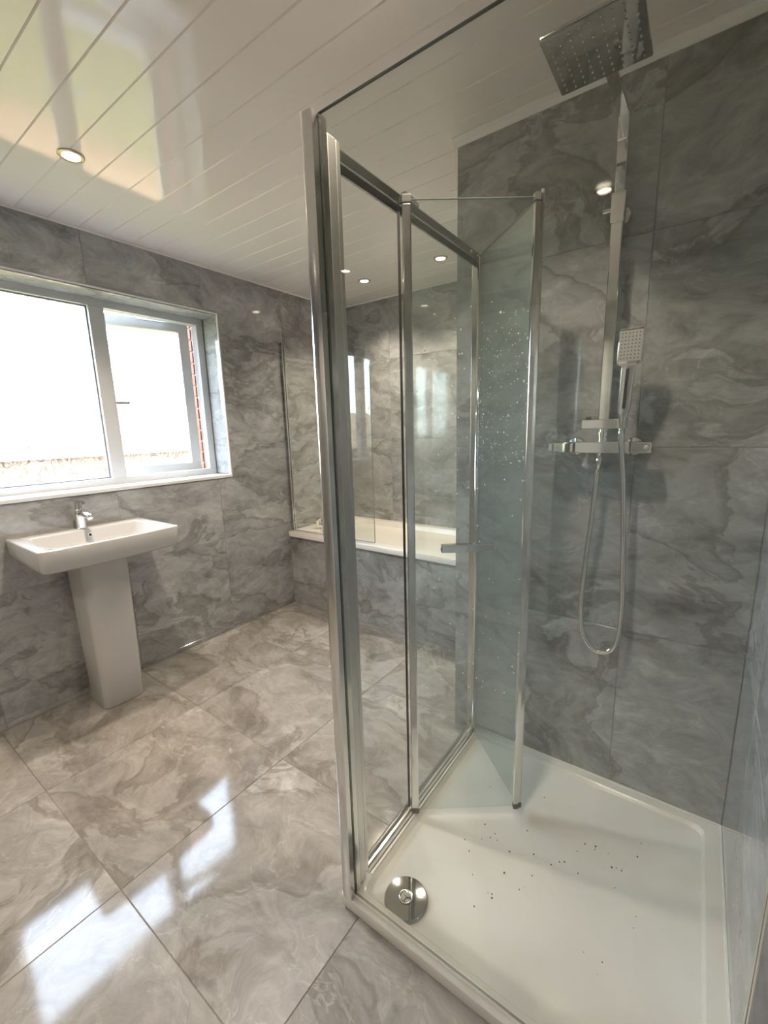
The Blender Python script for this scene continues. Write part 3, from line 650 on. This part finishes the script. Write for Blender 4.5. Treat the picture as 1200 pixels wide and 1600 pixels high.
# ------------------------------------------------------------------ bath
ba = thing('bathtub', 'built-in white acrylic bathtub in the tiled alcove at the far end', 'bathtub', (XW, YP, 0))
bl, bw_ = XC - XW, YB - YP; zr = .600
b = MB()
rings = [rrect(.002, bl-.002, -.004, bw_-.002, .008, zr-.040), rrect(.002, bl-.002, -.012, bw_-.002, .010, zr-.038), rrect(.002, bl-.002, -.012, bw_-.002, .010, zr-.006), rrect(.003, bl-.003, -.007, bw_-.003, .010, zr),
         rrect(.185, bl-.085, .055, bw_-.062, .10, zr), rrect(.192, bl-.092, .062, bw_-.068, .10, zr-.008), rrect(.225, bl-.15, .085, bw_-.09, .12, zr-.25), rrect(.27, bl-.24, .12, bw_-.125, .12, zr-.40), rrect(.45, bl-.5, .22, bw_-.22, .08, zr-.42)]
b.loft(rings); b.build('tub', M_bath, ba, auto=45)
MB().lathe([(.03,0),(.03,.006),(.012,.009)], (.218, .36, .45), 'x', 24).build('overflow', M_chrome, ba)
bp_ = struct(MB().box(XW, XC+.01, YP+.010, YP+.03, 0.0, zr-.041).build('wall_bath_front', M_grout))
tiles(bp_, (0, YP+.0085, 0), (1,0,0), (0,0,1), lines(XW+.001, XC, -1.503, .655), [.001, zr-.042], M_wall)
for i, (yy, lab) in enumerate(((.90, 'chrome bath tap nearer the glass screen'), (1.07, 'chrome bath tap nearer the back wall'))):
    t_ = thing('bath_tap', lab, 'tap', (XW+.16 if i else XW+.150, yy if i else .815, zr), 'bath taps')
    b = MB(); b.lathe([(.024,0),(.024,.004),(.017,.008),(.016,.05),(.020,.056),(.020,.082),(.010,.090)], n=18); b.build('body', M_chrome, t_, auto=40)
    b = MB(); b.tube([(.008,0,.035),(.05,0,.040),(.09,0,.034),(.098,0,.022)], [.012,.011,.010,.010], 12); b.build('spout', M_chrome, t_)
    b = MB(); b.box(-.026,.026,-.006,.006,.082,.092); b.box(-.006,.006,-.026,.026,.082,.092); b.build('crosshead', M_chrome, t_, bevel=.003)
# bath screen
sc_ = thing('bath_screen', 'clear glass bath screen with rounded top corner standing on the bath rim', 'bath screen', (XW, YP+.045, 0))
pl = [(.016, zr+.006), (.825, zr+.006), (.828, 1.78)] 
for k in range(9):
    a = math.radians(90*k/8); pl.append((.728 + .10*math.cos(a), 1.80 + .10*math.sin(a)))
pl += [(.55, 1.925), (.30, 1.965), (.016, 2.00)]
b = MB(); b.loft([[(x, y, z) for x, z in pl] for y in (-.003, .003)], smooth=False); gp = b.build('glass_pane', M_screen, sc_)
b = MB(); b.loft([[(x+dx, y, z) for (x, dx) in ((.8255,0),(.8255,.0022)) for y in ((-.0032,.0032) if dx == 0 else (.0032,-.0032))] for z in (zr+.006, 1.79)], smooth=False); b.build('glass_edge', M_gedge, gp)
b = MB(); b.box(.001, .024, -.013, -.0035, zr+.001, 2.03); b.box(.001, .024, .0035, .013, zr+.001, 2.03); b.box(.001,.010,-.0035,.0035,zr+.001,2.03); b.build('wall_profile', M_bar, sc_, bevel=.0015)
b = MB(); b.box(.024, .826, -.005, .005, zr+.0005, zr+.008); b.build('bottom_seal', mat('clear_seal', (.5,.5,.48), .3), sc_)

# ------------------------------------------------------------------ ceiling spotlights
M_rim = mat('satin_nickel', (.42,.35,.28), .3, 1.0)
def downlight(x, y, label, e=48):
    t_ = thing('downlight', label, 'ceiling light', (x, y, H), 'recessed ceiling spotlights')
    b = MB(); b.lathe([(.0425,-.0002),(.0425,-.003),(.038,-.006),(.030,-.0045),(.029,.004)], n=36); b.build('rim', M_rim, t_, auto=50)
    b = MB(); b.lathe([(.0285,-.0012),(.020,-.0022),(.001,-.0028)], n=28); b.build('lens', M_lamp, t_)
    l = bpy.data.lights.new('downlight_beam', 'SPOT'); l.energy = e; l.color = (1.0, .84, .66); l.spot_size = math.radians(125); l.spot_blend = .75; l.shadow_soft_size = .040
    lo = bpy.data.objects.new('downlight_beam', l); C.objects.link(lo); lo.parent = t_; lo.location = (0, 0, -.008)
downlight(-2.146, -.816, 'ceiling spotlight above the washbasin', 72)
downlight(-2.172, .955, 'ceiling spotlight over the tap end of the bath')
downlight(-1.563, .940, 'ceiling spotlight over the middle of the bath')
downlight(-.615, -.672, 'ceiling spotlight over the shower tray', 38)
downlight(-.62, -2.45, 'ceiling spotlight behind the viewer by the right wall')
downlight(-2.146, -2.45, 'ceiling spotlight behind the viewer by the window wall')
